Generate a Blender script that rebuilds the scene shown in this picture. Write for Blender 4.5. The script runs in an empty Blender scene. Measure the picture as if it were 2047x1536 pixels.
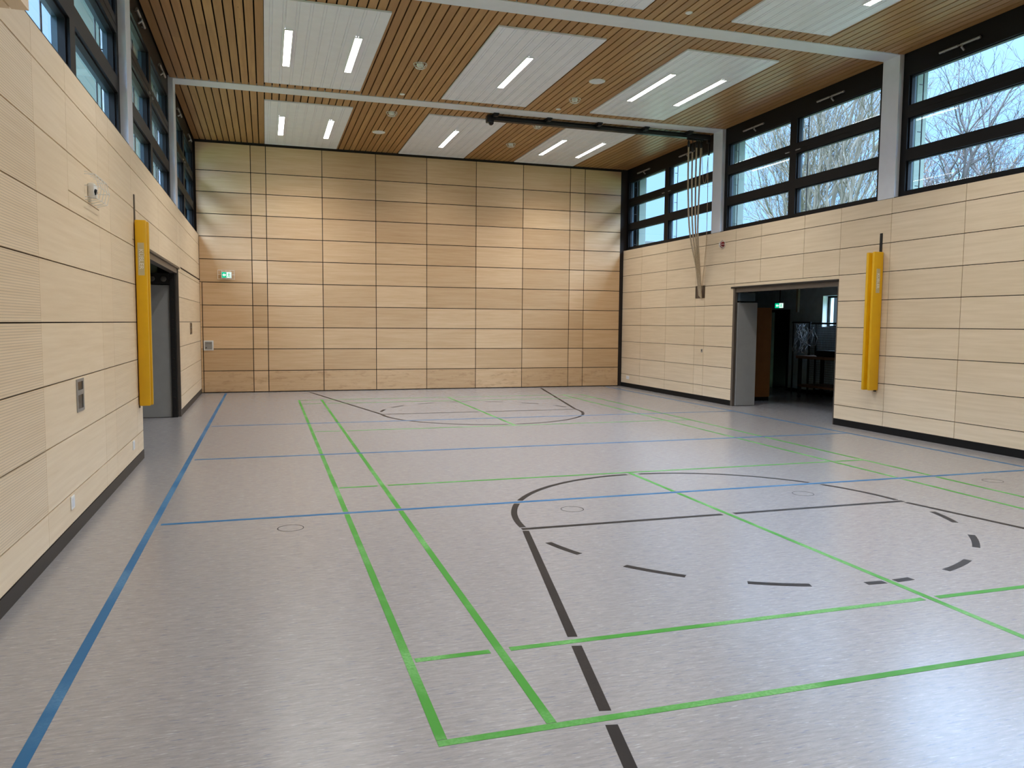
import bpy, bmesh, math, random
from mathutils import Vector, Matrix
C = bpy.context.scene
random.seed(7)

# ------------------------------------------------------------------ camera
CAM_H, YAW, PITCH, ROLL, FPX = 1.5617, 0.3039, 0.0770, 0.0083, 1567.83
cy_, sy_, cp_, sp_ = math.cos(YAW), math.sin(YAW), math.cos(PITCH), math.sin(PITCH)
fw = Vector((sy_*cp_, cy_*cp_, -sp_)); rt0 = Vector((cy_, -sy_, 0)); up0 = rt0.cross(fw)
c_, s_ = math.cos(ROLL), math.sin(ROLL)
rt = c_*rt0 + s_*up0; up = -s_*rt0 + c_*up0
cam = bpy.data.cameras.new('camera'); camo = bpy.data.objects.new('camera', cam)
C.collection.objects.link(camo)
M = Matrix.Identity(4)
for i in range(3):
    M[i][0], M[i][1], M[i][2] = rt[i], up[i], -fw[i]
M[2][3] = CAM_H
camo.matrix_world = M
cam.sensor_fit = 'HORIZONTAL'; cam.sensor_width = 36.0; cam.lens = 36.0*FPX/2047.0
cam.clip_start = 0.05; cam.clip_end = 300
C.camera = camo

# ------------------------------------------------------------------ view, world, light levels
vs = C.view_settings
C.display_settings.display_device = 'sRGB'
vs.view_transform = 'Standard'; vs.look = 'None'; vs.gamma = 1.0; vs.use_curve_mapping = False
vs.exposure = 0.06
LAMP_STRENGTH = 14.0          # what the diffuser itself shows
LAMP_POWER = 31.5            # watts of the downlight behind each diffuser
LAMP_SPREAD = 125.0
LAMP_COLOR = (1.0, 0.98, 0.95)
SKY_STRENGTH = 1.0
C.cycles.use_denoising = True
C.cycles.max_bounces = 10; C.cycles.diffuse_bounces = 6; C.cycles.glossy_bounces = 4
C.cycles.transparent_max_bounces = 16
C.cycles.sample_clamp_indirect = 6.0
C.cycles.caustics_reflective = False; C.cycles.caustics_refractive = False

w = bpy.data.worlds.new('overcast_sky_lifted'); C.world = w; w.use_nodes = True
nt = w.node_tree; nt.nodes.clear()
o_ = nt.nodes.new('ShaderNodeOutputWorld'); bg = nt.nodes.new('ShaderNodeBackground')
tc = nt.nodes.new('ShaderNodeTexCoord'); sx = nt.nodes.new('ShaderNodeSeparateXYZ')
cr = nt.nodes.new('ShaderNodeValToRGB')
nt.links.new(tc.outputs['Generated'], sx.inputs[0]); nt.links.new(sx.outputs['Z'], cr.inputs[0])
el_ = cr.color_ramp.elements            # sky; steep blue lift above the view added to light floor and room
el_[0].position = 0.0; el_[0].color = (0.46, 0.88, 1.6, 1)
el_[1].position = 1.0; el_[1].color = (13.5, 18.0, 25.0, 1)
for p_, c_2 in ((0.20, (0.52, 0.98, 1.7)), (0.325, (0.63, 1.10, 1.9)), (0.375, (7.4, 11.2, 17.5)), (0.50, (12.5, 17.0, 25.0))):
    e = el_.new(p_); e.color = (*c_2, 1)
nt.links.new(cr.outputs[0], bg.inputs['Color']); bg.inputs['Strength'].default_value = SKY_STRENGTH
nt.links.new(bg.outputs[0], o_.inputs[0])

# ------------------------------------------------------------------ materials
def lin(r, g, b):
    f = lambda v: (v/255/12.92) if v <= 10 else ((v/255+0.055)/1.055)**2.4
    return (f(r), f(g), f(b), 1)

class NT:
    def __init__(s, name):
        s.m = bpy.data.materials.new(name); s.m.use_nodes = True
        s.t = s.m.node_tree; s.t.nodes.clear()
        s.out = s.n('ShaderNodeOutputMaterial')
    def n(s, typ, **k):
        x = s.t.nodes.new(typ)
        for a, b in k.items(): setattr(x, a, b)
        return x
    def l(s, a, b): s.t.links.new(a, b)
    def noise(s, vec, scale, detail=4, rough=0.55):
        x = s.n('ShaderNodeTexNoise'); x.inputs['Scale'].default_value = scale
        x.inputs['Detail'].default_value = detail; x.inputs['Roughness'].default_value = rough
        s.l(vec, x.inputs['Vector']); return x.outputs['Fac']
    def pos(s, scale=(1, 1, 1), loc=(0, 0, 0)):
        g = s.n('ShaderNodeNewGeometry'); mp = s.n('ShaderNodeMapping')
        mp.inputs['Scale'].default_value = scale; mp.inputs['Location'].default_value = loc
        s.l(g.outputs['Position'], mp.inputs['Vector']); return mp.outputs[0]
    def objco(s, scale=(1, 1, 1)):
        g = s.n('ShaderNodeTexCoord'); mp = s.n('ShaderNodeMapping')
        mp.inputs['Scale'].default_value = scale
        s.l(g.outputs['Object'], mp.inputs['Vector']); return mp.outputs[0]
    def ramp(s, fac, stops):
        x = s.n('ShaderNodeValToRGB'); el = x.color_ramp.elements
        el[0].position, el[0].color = stops[0]; el[1].position, el[1].color = stops[1]
        for p, c in stops[2:]:
            q = el.new(p); q.color = c
        s.l(fac, x.inputs[0]); return x.outputs[0]
    def mix(s, fac, a, b, mode='MIX'):
        x = s.n('ShaderNodeMix', data_type='RGBA', blend_type=mode)
        for v, i in ((fac, 0), (a, 6), (b, 7)):
            if hasattr(v, 'links'): s.l(v, x.inputs[i])
            else: x.inputs[i].default_value = v
        return x.outputs[2]
    def math(s, op, a, b=0.0, clamp=False):
        x = s.n('ShaderNodeMath', operation=op, use_clamp=clamp)
        for v, i in ((a, 0), (b, 1)):
            if hasattr(v, 'links'): s.l(v, x.inputs[i])
            else: x.inputs[i].default_value = v
        return x.outputs[0]
    def attr(s, name='tone'):
        x = s.n('ShaderNodeAttribute', attribute_name=name); return x.outputs['Fac']
    def bump(s, h, strength=0.2, dist=0.01):
        x = s.n('ShaderNodeBump'); x.inputs['Strength'].default_value = strength
        x.inputs['Distance'].default_value = dist; s.l(h, x.inputs['Height']); return x.outputs[0]
    def bsdf(s, color, rough=0.5, spec=0.5, metal=0.0, normal=None):
        b = s.n('ShaderNodeBsdfPrincipled')
        for v, k in ((color, 'Base Color'), (rough, 'Roughness'), (spec, 'Specular IOR Level'), (metal, 'Metallic')):
            if hasattr(v, 'links'): s.l(v, b.inputs[k])
            else: b.inputs[k].default_value = v
        if normal is not None: s.l(normal, b.inputs['Normal'])
        s.l(b.outputs[0], s.out.inputs[0]); return s.m

def plain(name, col, rough=0.5, spec=0.5, metal=0.0, var=0.08, scale=6.0):
    n = NT(name); f = n.noise(n.pos(), scale)
    d = tuple(c*(1-var) for c in col[:3])+(1,); u = tuple(min(1, c*(1+var)) for c in col[:3])+(1,)
    return n.bsdf(n.ramp(f, [(0.3, d), (0.7, u)]), rough, spec, metal)

def glow(name, col, strength):
    n = NT(name); e = n.n('ShaderNodeEmission'); e.inputs[0].default_value = col
    e.inputs[1].default_value = strength; n.l(e.outputs[0], n.out.inputs[0]); return n.m

def wood_panel(name, c1, c2, stretch, rough, tone_amt, perforated=None, spec=0.5, stain=None):
    n = NT(name)
    v = n.pos(stretch)
    f = n.noise(v, 1.0, 6, 0.6)
    big = n.noise(n.pos((0.9, 0.9, 1.4)), 1.3, 3)
    col = n.ramp(f, [(0.25, c1), (0.75, c2)])
    t = n.attr('tone')
    dk = n.mix(1.0, col, (0.80, 0.76, 0.70, 1), 'MULTIPLY')
    col = n.mix(n.math('MULTIPLY', t, tone_amt), col, dk)
    col = n.mix(n.math('MULTIPLY', big, 0.25), col, dk)
    if stain:                                # scuffs low on the wall, own shape
        st = n.noise(n.pos((2.5, 2.5, 9.0)), 1.6, 5, 0.7)
        zz = n.n('ShaderNodeSeparateXYZ'); g = n.n('ShaderNodeNewGeometry'); n.l(g.outputs['Position'], zz.inputs[0])
        low = n.math('LESS_THAN', zz.outputs['Z'], 0.479)
        m = n.math('MULTIPLY', n.ramp(st, [(0.52, (0, 0, 0, 1)), (0.66, (1, 1, 1, 1))]), low)
        col = n.mix(n.math('MULTIPLY', m, 0.28), col, stain)
    if perforated:
        p = n.attr('perf')
        sp = n.n('ShaderNodeSeparateXYZ'); g = n.n('ShaderNodeNewGeometry'); n.l(g.outputs['Position'], sp.inputs[0])
        zz = n.math('FRACT', n.math('MULTIPLY', sp.outputs['Z'], 1/0.016))
        yy = n.math('FRACT', n.math('MULTIPLY', sp.outputs['Y'], 1/0.016))
        a = n.math('LESS_THAN', zz, 0.34); b = n.math('LESS_THAN', yy, 0.62)
        h = n.math('MULTIPLY', n.math('MULTIPLY', a, b), p)
        col = n.mix(n.math('MULTIPLY', h, 0.42), col, (0.12, 0.08, 0.045, 1))
    return n.bsdf(col, rough, spec)

M_birch_l = wood_panel('birch_panels_left', lin(228, 206, 172), lin(243, 224, 194), (3, 1.0, 26), 0.42, 0.35, True)
M_birch_r = wood_panel('birch_panels_right', lin(214, 194, 162), lin(230, 212, 184), (3, 1.2, 26), 0.42, 0.35)
M_back = wood_panel('lacquered_beech_panels', lin(206, 171, 130), lin(223, 193, 154), (1.6, 3, 30), 0.42, 1.1, spec=0.35, stain=lin(120, 75, 42))
M_groove = plain('dark_groove', lin(34, 24, 16), 0.8)
M_gap = plain('black_gap', lin(10, 8, 6), 0.9, 0.1)
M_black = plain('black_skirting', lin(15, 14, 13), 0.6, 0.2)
M_skirt_l = plain('sheen_lightened_skirting', lin(42, 40, 37), 0.4, 0.3)  # black skirting, its sheen put into a lighter base colour

def floor_mat():
    n = NT('marbled_linoleum')
    f1 = n.noise(n.pos((9, 60, 1)), 1.0, 8, 0.75)
    f2 = n.noise(n.pos((13, 95, 1), (4, 9, 0)), 1.0, 3, 0.6)
    f3 = n.noise(n.pos((15, 110, 1), (14, 3, 0)), 1.0, 3, 0.6)
    big = n.noise(n.pos((0.5, 0.5, 1)), 1.0, 3)
    col = n.ramp(f1, [(0.30, lin(120, 117, 117)), (0.70, lin(152, 149, 148))])
    col = n.mix(n.ramp(f2, [(0.58, (0, 0, 0, 1)), (0.70, (0.85, 0.85, 0.85, 1))]), col, lin(100, 106, 126))
    col = n.mix(n.ramp(f3, [(0.60, (0, 0, 0, 1)), (0.74, (0.6, 0.6, 0.6, 1))]), col, lin(190, 197, 192))
    col = n.mix(n.math('MULTIPLY', big, 0.25), col, lin(132, 128, 127))
    return n.bsdf(col, 0.27, 1.0)
M_floor = floor_mat()

def paint(name, col, worn, wear=0.65):
    n = NT(name)
    f = n.noise(n.pos((1.6, 1.6, 1)), 1.0, 3); g = n.noise(n.pos((60, 60, 1)), 1.0, 3)
    a = n.math('MULTIPLY', n.ramp(f, [(0.48, (0, 0, 0, 1)), (0.62, (1, 1, 1, 1))]), n.ramp(g, [(0.35, (0.3, 0.3, 0.3, 1)), (0.65, (1, 1, 1, 1))]))
    return n.bsdf(n.mix(n.math('MULTIPLY', a, wear), col, worn), 0.5, 0.2)
M_green = paint('green_line_paint', lin(62, 132, 46), lin(126, 176, 116))
M_blue = paint('blue_line_paint', lin(38, 92, 132), lin(88, 128, 158))
M_brown = paint('dark_brown_line_paint', lin(30, 24, 21), lin(62, 54, 48), 0.3)

def plank_mat():
    n = NT('larch_ceiling_planks')
    f = n.noise(n.pos((22, 1.1, 8)), 1.0, 6, 0.6)
    col = n.ramp(f, [(0.3, lin(156, 114, 68)), (0.7, lin(184, 142, 90))])
    t = n.attr('tone'); col = n.mix(n.math('MULTIPLY', t, 0.55), col, lin(138, 96, 56))
    vo = n.n('ShaderNodeTexVoronoi'); vo.inputs['Scale'].default_value = 1.0
    n.l(n.pos((9, 2.6, 1)), vo.inputs['Vector'])
    kn = n.ramp(vo.outputs['Distance'], [(0.04, (1, 1, 1, 1)), (0.09, (0, 0, 0, 1))])
    col = n.mix(n.math('MULTIPLY', kn, 0.6), col, lin(80, 44, 22))
    return n.bsdf(col, 0.42, 0.4)
M_plank = plank_mat()
M_white = plain('white_ceiling_panel', lin(226, 228, 236), 0.38, var=0.03)
M_steel_w = plain('grey_white_steel', lin(212, 215, 220), 0.5, var=0.03)
M_blackframe = plain('black_window_frame', lin(18, 16, 15), 0.5, 0.2)
M_slate = plain('slate_grey_reveal', lin(60, 77, 85), 0.5)
M_alu = plain('grey_aluminium', lin(150, 149, 146), 0.35, metal=0.4)
M_rail = plain('black_steel', lin(18, 18, 19), 0.4)
M_whitepl = plain('white_plastic', lin(226, 226, 222), 0.4, var=0.03)
M_greypanel = plain('grey_door_leaf', lin(150, 150, 147), 0.45, var=0.04)
M_bronze = plain('bronze_steel', lin(84, 76, 68), 0.4, var=0.1)
M_darkbrown = plain('brown_recess', lin(96, 78, 60), 0.7)
M_rope = plain('hemp_rope', lin(176, 158, 130), 0.9, var=0.2, scale=60)
M_yellow = plain('yellow_vinyl', lin(224, 172, 8), 0.42, var=0.06, scale=3)
M_label = plain('pale_label', lin(196, 182, 140), 0.4)
M_letter = plain('white_lettering', lin(236, 232, 220), 0.5)
M_red = plain('red_siren_plastic', lin(120, 20, 26), 0.3)
M_darkwall = plain('storeroom_grey_paint', lin(205, 222, 226), 0.8)
M_orangewood = plain('brown_wood_door', lin(150, 94, 42), 0.5)
M_trolley = plain('dark_brown_wood', lin(88, 58, 36), 0.6)
M_mesh = plain('dark_metal_mesh', lin(60, 62, 62), 0.5)
M_net = plain('white_cord', lin(190, 192, 192), 0.8)
M_ext = plain('pale_green_render', lin(130, 144, 132), 0.8, var=0.03)
M_soffit = plain('grey_soffit', lin(112, 106, 103), 0.7)
M_bark = plain('pale_grey_bark', lin(88, 80, 66), 0.9, var=0.3, scale=2.0)
M_bark2 = plain('brown_bark', lin(64, 57, 54), 0.9, var=0.3, scale=2.0)
M_leaf = plain('rusty_twigs', lin(112, 82, 52), 0.9)
M_grass = plain('winter_grass', lin(96, 110, 70), 0.95, var=0.3)
M_house = plain('grey_facade', lin(150, 160, 168), 0.8)
M_lamp = glow('lamp_diffuser', (*LAMP_COLOR, 1), LAMP_STRENGTH)
M_signg = glow('sign_green', (0.0, 0.62, 0.30, 1), 1.0)
M_signw = glow('sign_white', (0.75, 1.0, 0.9, 1), 1.1)
M_dark = plain('dark_lens', lin(8, 8, 9), 0.2)

def glass_mat():
    n = NT('window_glass')
    tr = n.n('ShaderNodeBsdfTransparent'); tr.inputs[0].default_value = (0.96, 0.985, 0.985, 1)
    gl = n.n('ShaderNodeBsdfGlossy'); gl.inputs['Roughness'].default_value = 0.0
    fr = n.n('ShaderNodeFresnel'); fr.inputs[0].default_value = 1.45
    mx = n.n('ShaderNodeMixShader')
    ge = n.n('ShaderNodeNewGeometry')        # reflect once, at the face towards the ray
    n.l(n.math('MULTIPLY', fr.outputs[0], n.math('SUBTRACT', 1.0, ge.outputs['Backfacing'])), mx.inputs[0]); n.l(tr.outputs[0], mx.inputs[1]); n.l(gl.outputs[0], mx.inputs[2])
    n.l(mx.outputs[0], n.out.inputs[0]); return n.m
M_glass = glass_mat()

# ------------------------------------------------------------------ mesh helpers
class MB:
    def __init__(s): s.v = []; s.f = []; s.t = []; s.p = []
    def face(s, idx, tone=0.0, perf=0.0):
        s.f.append(idx); s.t.append(tone); s.p.append(perf)
    def box(s, x0, x1, y0, y1, z0, z1, tone=0.0, perf=0.0):
        if x0 > x1: x0, x1 = x1, x0
        if y0 > y1: y0, y1 = y1, y0
        if z0 > z1: z0, z1 = z1, z0
        b = len(s.v)
        s.v += [(x0,y0,z0),(x1,y0,z0),(x1,y1,z0),(x0,y1,z0),(x0,y0,z1),(x1,y0,z1),(x1,y1,z1),(x0,y1,z1)]
        for q in ((0,3,2,1),(4,5,6,7),(0,1,5,4),(1,2,6,5),(2,3,7,6),(3,0,4,7)):
            s.face([b+i for i in q], tone, perf)
        return s
    def cbox(s, x0, x1, y0, y1, z0, z1, c=0.004):
        """box with chamfered edges"""
        bm = bmesh.new(); bmesh.ops.create_cube(bm, size=1)
        for v in bm.verts:
            v.co = Vector(((x0+x1)/2+v.co.x*abs(x1-x0), (y0+y1)/2+v.co.y*abs(y1-y0), (z0+z1)/2+v.co.z*abs(z1-z0)))
        bmesh.ops.bevel(bm, geom=bm.edges[:], offset=c, segments=2, affect='EDGES', profile=0.5)
        bm.verts.index_update(); b = len(s.v)
        s.v += [tuple(v.co) for v in bm.verts]
        for f in bm.faces: s.face([b+v.index for v in f.verts])
        bm.free(); return s
    def tube(s, pts, r, n=8, caps=True):
        pts = [Vector(p) for p in pts]; R = r if isinstance(r, (list, tuple)) else [r]*len(pts)
        prev = None; base = len(s.v)
        for i, p in enumerate(pts):
            d = (pts[min(i+1, len(pts)-1)] - pts[max(i-1, 0)])
            if d.length < 1e-9: d = Vector((0, 0, 1))
            d.normalize()
            if prev is None:
                a = d.orthogonal().normalized()
            else:
                a = prev - d*prev.dot(d)
                a = a.normalized() if a.length > 1e-6 else d.orthogonal().normalized()
            prev = a; b = d.cross(a)
            for k in range(n):
                t = 2*math.pi*k/n
                q = p + (a*math.cos(t) + b*math.sin(t))*R[i]
                s.v.append((q.x, q.y, q.z))
        for i in range(len(pts)-1):
            for k in range(n):
                k2 = (k+1) % n
                s.face([base+i*n+k, base+i*n+k2, base+(i+1)*n+k2, base+(i+1)*n+k])
        if caps:
            s.face([base+k for k in range(n)][::-1]); s.face([base+(len(pts)-1)*n+k for k in range(n)])
        return s
    def lathe(s, prof, axis, centre, n=24):
        """prof: list of (radius, offset along axis)"""
        ax = Vector(axis).normalized(); a = ax.orthogonal().normalized(); b = ax.cross(a); c = Vector(centre)
        base = len(s.v)
        for r, h in prof:
            for k in range(n):
                t = 2*math.pi*k/n; q = c + ax*h + (a*math.cos(t)+b*math.sin(t))*r
                s.v.append((q.x, q.y, q.z))
        for i in range(len(prof)-1):
            for k in range(n):
                k2 = (k+1) % n
                s.face([base+i*n+k, base+i*n+k2, base+(i+1)*n+k2, base+(i+1)*n+k])
        s.face([base+k for k in range(n)][::-1]); s.face([base+(len(prof)-1)*n+k for k in range(n)])
        return s
    def poly(s, pts, th, axis=2):
        """flat polygon given as 3-D points, thickened by th along axis"""
        b = len(s.v); n = len(pts)
        s.v += [tuple(p) for p in pts]
        for p in pts:
            q = list(p); q[axis] += th; s.v.append(tuple(q))
        s.face([b+i for i in range(n)]); s.face([b+n+i for i in range(n)][::-1])
        for i in range(n):
            j = (i+1) % n; s.face([b+i, b+j, b+n+j, b+n+i])
        return s
    def build(s, name, mat, parent=None, smooth=False, recalc=True):
        me = bpy.data.meshes.new(name); me.from_pydata(s.v, [], s.f)
        a = me.attributes.new('tone', 'FLOAT', 'FACE'); a.data.foreach_set('value', s.t)
        if any(s.p):
            a = me.attributes.new('perf', 'FLOAT', 'FACE'); a.data.foreach_set('value', s.p)
        if recalc:
            bm = bmesh.new(); bm.from_mesh(me); bmesh.ops.recalc_face_normals(bm, faces=bm.faces[:]); bm.to_mesh(me); bm.free()
        if smooth:
            for p in me.polygons: p.use_smooth = True
            try: me.set_sharp_from_angle(angle=math.radians(40))
            except Exception: pass
        me.materials.append(mat)
        o = bpy.data.objects.new(name, me); C.collection.objects.link(o)
        if parent is not None:
            o.parent = parent
            o.matrix_parent_inverse = Matrix.Translation(-parent.location)
        return o

def thing(name, label, cat, loc=(0, 0, 0), group=None):
    o = bpy.data.objects.new(name, None); C.collection.objects.link(o)
    o.location = loc; o.empty_display_size = 0.1
    o['label'] = label; o['category'] = cat
    if group: o['group'] = group
    return o
def tag(o, label, cat, group=None, kind=None):
    o['label'] = label; o['category'] = cat
    if group: o['group'] = group
    if kind: o['kind'] = kind
    return o
def struct(o): o['kind'] = 'structure'; return o
def copy_thing(src, delta, label):
    r = src.copy(); C.collection.objects.link(r); r.location = Vector(src.location) + Vector(delta); r['label'] = label
    for ch in list(src.children):
        c = ch.copy(); C.collection.objects.link(c); c.parent = r
        c.matrix_parent_inverse = ch.matrix_parent_inverse.copy()
    return r

# ------------------------------------------------------------------ room numbers
XL, XR, YB, ZC = -1.347, 8.606, 18.17, 5.40
YN = -1.4                       # wall behind the camera
ROWS = [0.10, 0.32, 0.728, 1.135, 1.543, 1.951, 2.358, 2.77, 3.18, 3.405]
LEDGE = 3.405
OL = (9.69, 13.80, 2.43)        # left opening y0 y1 top
OR = (10.318, 13.20, 2.30)      # right opening

# ------------------------------------------------------------------ floor and markings
mb = MB(); mb.box(-5.2, 13.0, YN-0.2, 19.0, -0.12, 0.0)
floor = struct(mb.build('floor', M_floor))
H = 0.0012
def strip(p0, p1, wd):
    p0 = Vector((*p0, 0)); p1 = Vector((*p1, 0)); d = (p1-p0).normalized(); n = Vector((-d.y, d.x, 0))*wd/2
    return [tuple(q) for q in (p0+n, p0-n, p1-n, p1+n)]
def line(name, mat, segs, wd, label):
    m = MB()
    for p0, p1 in segs: m.poly(strip(p0, p1, wd), H)
    o = m.build(name, mat, floor); o['label'] = label; return o
def cut(a, b, cuts, gap):
    """interval a..b minus gaps around cuts"""
    out = []; s = a
    for c in sorted(cuts):
        if a < c < b:
            out.append((s, c-gap)); s = c+gap
    out.append((s, b)); return out
XC, YC = 3.636, 9.434
B0, B1 = YC-6.70, YC+6.70
yD0, yD1 = YC-5.94, YC+5.94
yS0, yS1 = YC-1.98, YC+1.98
yA0, yA1, yAC = 6.445, 12.38, 9.41
G = 0.04
BL = (yA0, yAC, yA1)
for x, nm in ((XC-3.03, 'left outer'), (XC-2.59, 'left inner'), (XC+2.59, 'right inner'), (XC+3.03, 'right outer')):
    line('badminton_line', M_green, [((x, a), (x, b)) for a, b in cut(B0+0.045, B1-0.045, BL, G+0.005)], 0.042, 'green %s sideline of the badminton court' % nm)
for y, nm in ((B0+0.02, 'near back boundary'), (B1-0.02, 'far back boundary')):
    line('badminton_line', M_green, [((XC-3.05, y), (XC+3.05, y))], 0.042, 'green %s line of the badminton court' % nm)
for y, nm in ((yD0, 'near long service'), (yD1, 'far long service')):
    line('badminton_line', M_green, [((a, y), (b, y)) for a, b in cut(XC-3.0, XC+3.0, (XC-2.59, XC, XC+2.59), 0.05)], 0.042, 'green %s line of the badminton court' % nm)
for y, nm in ((yS0, 'near short service'), (yS1, 'far short service')):
    line('badminton_line', M_green, [((a, y), (b, y)) for a, b in cut(XC-3.0, XC+3.0, (XC-2.59, XC+2.59), 0.05)], 0.042, 'green %s line of the badminton court' % nm)
line('badminton_line', M_green, [((XC, a), (XC, b)) for a, b in cut(B0+0.045, yS0-0.03, (yA0,), G)], 0.042, 'green near centre line of the badminton court')
line('badminton_line', M_green, [((XC, a), (XC, b)) for a, b in cut(yS1+0.03, B1-0.045, (yA1,), G)], 0.042, 'green far centre line of the badminton court')
for x, nm in ((-0.846, 'left'), (8.12, 'right')):
    line('volleyball_line', M_blue, [((x, 0.2), (x, YB-0.16))], 0.05, 'blue %s sideline of the volleyball court' % nm)
for y, nm in ((yA0, 'near attack'), (yAC, 'centre'), (yA1, 'far attack')):
    line('volleyball_line', M_blue, [((-0.79, y), (8.07, y))], 0.05, 'blue %s line of the volleyball court' % nm)
def key(yf, s, nm):
    R = 1.775
    line('basketball_line', M_brown, [((a, yf), (b, yf)) for a, b in cut(XC-1.8, XC+1.8, (XC,), 0.06)], 0.05, 'dark brown free throw line of the %s key' % nm)
    L = 5.3 if s < 0 else 4.6
    for sg, side in ((-1, 'left'), (1, 'right')):
        xe = XC + sg*(1.775 + 0.207*L)
        cuts = []
        for yy in (B0+0.02, yD0) if s < 0 else (B1-0.02, yD1):
            cuts.append(abs(yy-yf)/L)
        segs = []
        for a, b in cut(0.055/L, 1.0, cuts, 0.055/L):
            P = lambda t: (XC+sg*R+(xe-XC-sg*R)*t, yf+s*L*t)
            segs.append((P(a), P(b)))
        line('basketball_line', M_brown, segs, 0.05, 'dark brown slanting %s edge of the %s key' % (side, nm))
    def arc(m, a0, a1):
        n = max(4, int(abs(a1-a0)*R/0.06)); pts = []
        for i in range(n):
            t0, t1 = a0+(a1-a0)*i/n, a0+(a1-a0)*(i+1)/n
            q = []
            for t, r in ((t0, R-0.025), (t0, R+0.025), (t1, R+0.025), (t1, R-0.025)):
                q.append((XC+r*math.cos(t), yf - s*r*math.sin(t), 0))
            m.poly(q, H)
    m = MB(); tb = math.asin((abs((yA0 if s < 0 else yA1)-yf))/R); g = 0.055/R/math.cos(tb)
    for a, b in ((0.03, tb-g), (tb+g, math.pi/2-0.04), (math.pi/2+0.04, math.pi-tb-g), (math.pi-tb+g, math.pi-0.03)): arc(m, a, b)
    o = m.build('basketball_line', M_brown, floor); o['label'] = 'dark brown half circle beyond the %s free throw line' % nm
    m = MB()
    for a, b in ((193, 204), (216, 229), (241, 253), (264.5, 268.7), (271.3, 275.5), (287, 298.5), (311, 323), (335.5, 347)):
        arc(m, math.radians(a), math.radians(b))
    o = m.build('basketball_line', M_brown, floor); o['label'] = 'dashed dark brown half circle inside the %s key' % nm
key(5.575, -1, 'near'); key(13.33, 1, 'far')
for x in (0.156, 2.45, 4.764, 7.06):
    m = MB()
    for i in range(28):
        t0, t1 = 2*math.pi*i/28, 2*math.pi*(i+1)/28
        m.poly([(x+r*math.cos(t), 6.08+r*math.sin(t), 0) for t, r in ((t0, .092), (t0, .0985), (t1, .0985), (t1, .092))], 0.0006)
    m.build('floor_socket_ring', M_black, floor)

# ------------------------------------------------------------------ walls
rnd = random.Random(3)
def tone(): return rnd.random()
def side_panels(mb, x_in, out, y0, y1, zs, gy=0.004, gz=0.009, perf=0.0, pz=(0, 9)):
    for a, b in zip(zs[:-1], zs[1:]):
        p = perf if (a >= pz[0]-1e-3 and b <= pz[1]+1e-3) else 0.0
        mb.box(x_in, x_in+out*0.018, y0+gy/2, y1-gy/2, a+gz/2, b-gz/2, tone(), p)
# left
mb = MB()
for a, b in zip([YN, 0.65, 2.3, 3.95], [0.65, 2.3, 3.95, 5.6]): side_panels(mb, XL, -1, a, b, ROWS, perf=1.0, pz=(0.32, 3.18))
low = [z for z in ROWS if z <= 2.36]
side_panels(mb, XL, -1, 5.6, 7.55, low)
side_panels(mb, XL, -1, 5.6, 6.45, [2.358, 2.77, 3.18, 3.405])
side_panels(mb, XL, -1, 6.45, 7.55, [2.358, 2.497, 2.77, 3.18, 3.405])
side_panels(mb, XL, -1, 7.55, 8.06, ROWS)
side_panels(mb, XL, -1, 8.06, 9.30, ROWS, perf=0.55, pz=(0.32, 3.18))
side_panels(mb, XL, -1, 9.30, OL[0], low+[2.43])
side_panels(mb, XL, -1, 9.30, 11.5, [2.43, 2.77, 3.18, 3.405]); side_panels(mb, XL, -1, 11.5, OL[1], [2.43, 2.77, 3.18, 3.405])
side_panels(mb, XL, -1, OL[1], 14.25, ROWS); side_panels(mb, XL, -1, 14.25, YB, low+[2.435], gz=0.009); side_panels(mb, XL, -1, 14.25, YB, [2.458, 2.77, 3.18, 3.405], gz=0.009)
wl = struct(mb.build('wall_left', M_birch_l))
mb = MB()
def backing(mb, x0, x1, o):
    mb.box(x0, x1, YN, o[0], 0, LEDGE-0.004); mb.box(x0, x1, o[1], YB+0.1, 0, LEDGE-0.004); mb.box(x0, x1, o[0], o[1], o[2], LEDGE-0.004)
backing(mb, XL-0.30, XL-0.0185, OL); mb.build('wall_backing', M_groove, wl)
# right
mb = MB()
for a, b in zip([18.17, 17.14, 15.90], [17.14, 15.90, 14.64]): side_panels(mb, XR, 1, b, a, ROWS, 0.007)
side_panels(mb, XR, 1, 14.27, 14.64, [z for z in ROWS if z < 2.0]+[2.12], 0.008, 0.010); side_panels(mb, XR, 1, 14.27, 14.64, [2.37, 2.77, 3.18, 3.405], 0.007)
side_panels(mb, XR, 1, 13.20, 14.27, ROWS, 0.008, 0.010)
for a, b in zip([13.20, 12.39, 11.19], [12.39, 11.19, 10.318]): side_panels(mb, XR, 1, b, a, [2.30, 2.358, 2.77, 3.18, 3.405][1:], 0.008, 0.010)
mb.box(XR, XR+0.018, 10.318, 13.2, 2.30, 2.354)
ys = [10.318, 9.275, 8.02, 6.77, 5.52, 4.27, 3.02, 1.77, 0.52, YN]
for a, b in zip(ys[:-1], ys[1:]): side_panels(mb, XR, 1, b, a, ROWS, 0.008, 0.010)
wr = struct(mb.build('wall_right', M_birch_r))
mb = MB(); backing(mb, XR+0.0185, XR+0.12, OR); mb.build('wall_backing', M_groove, wr)
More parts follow.
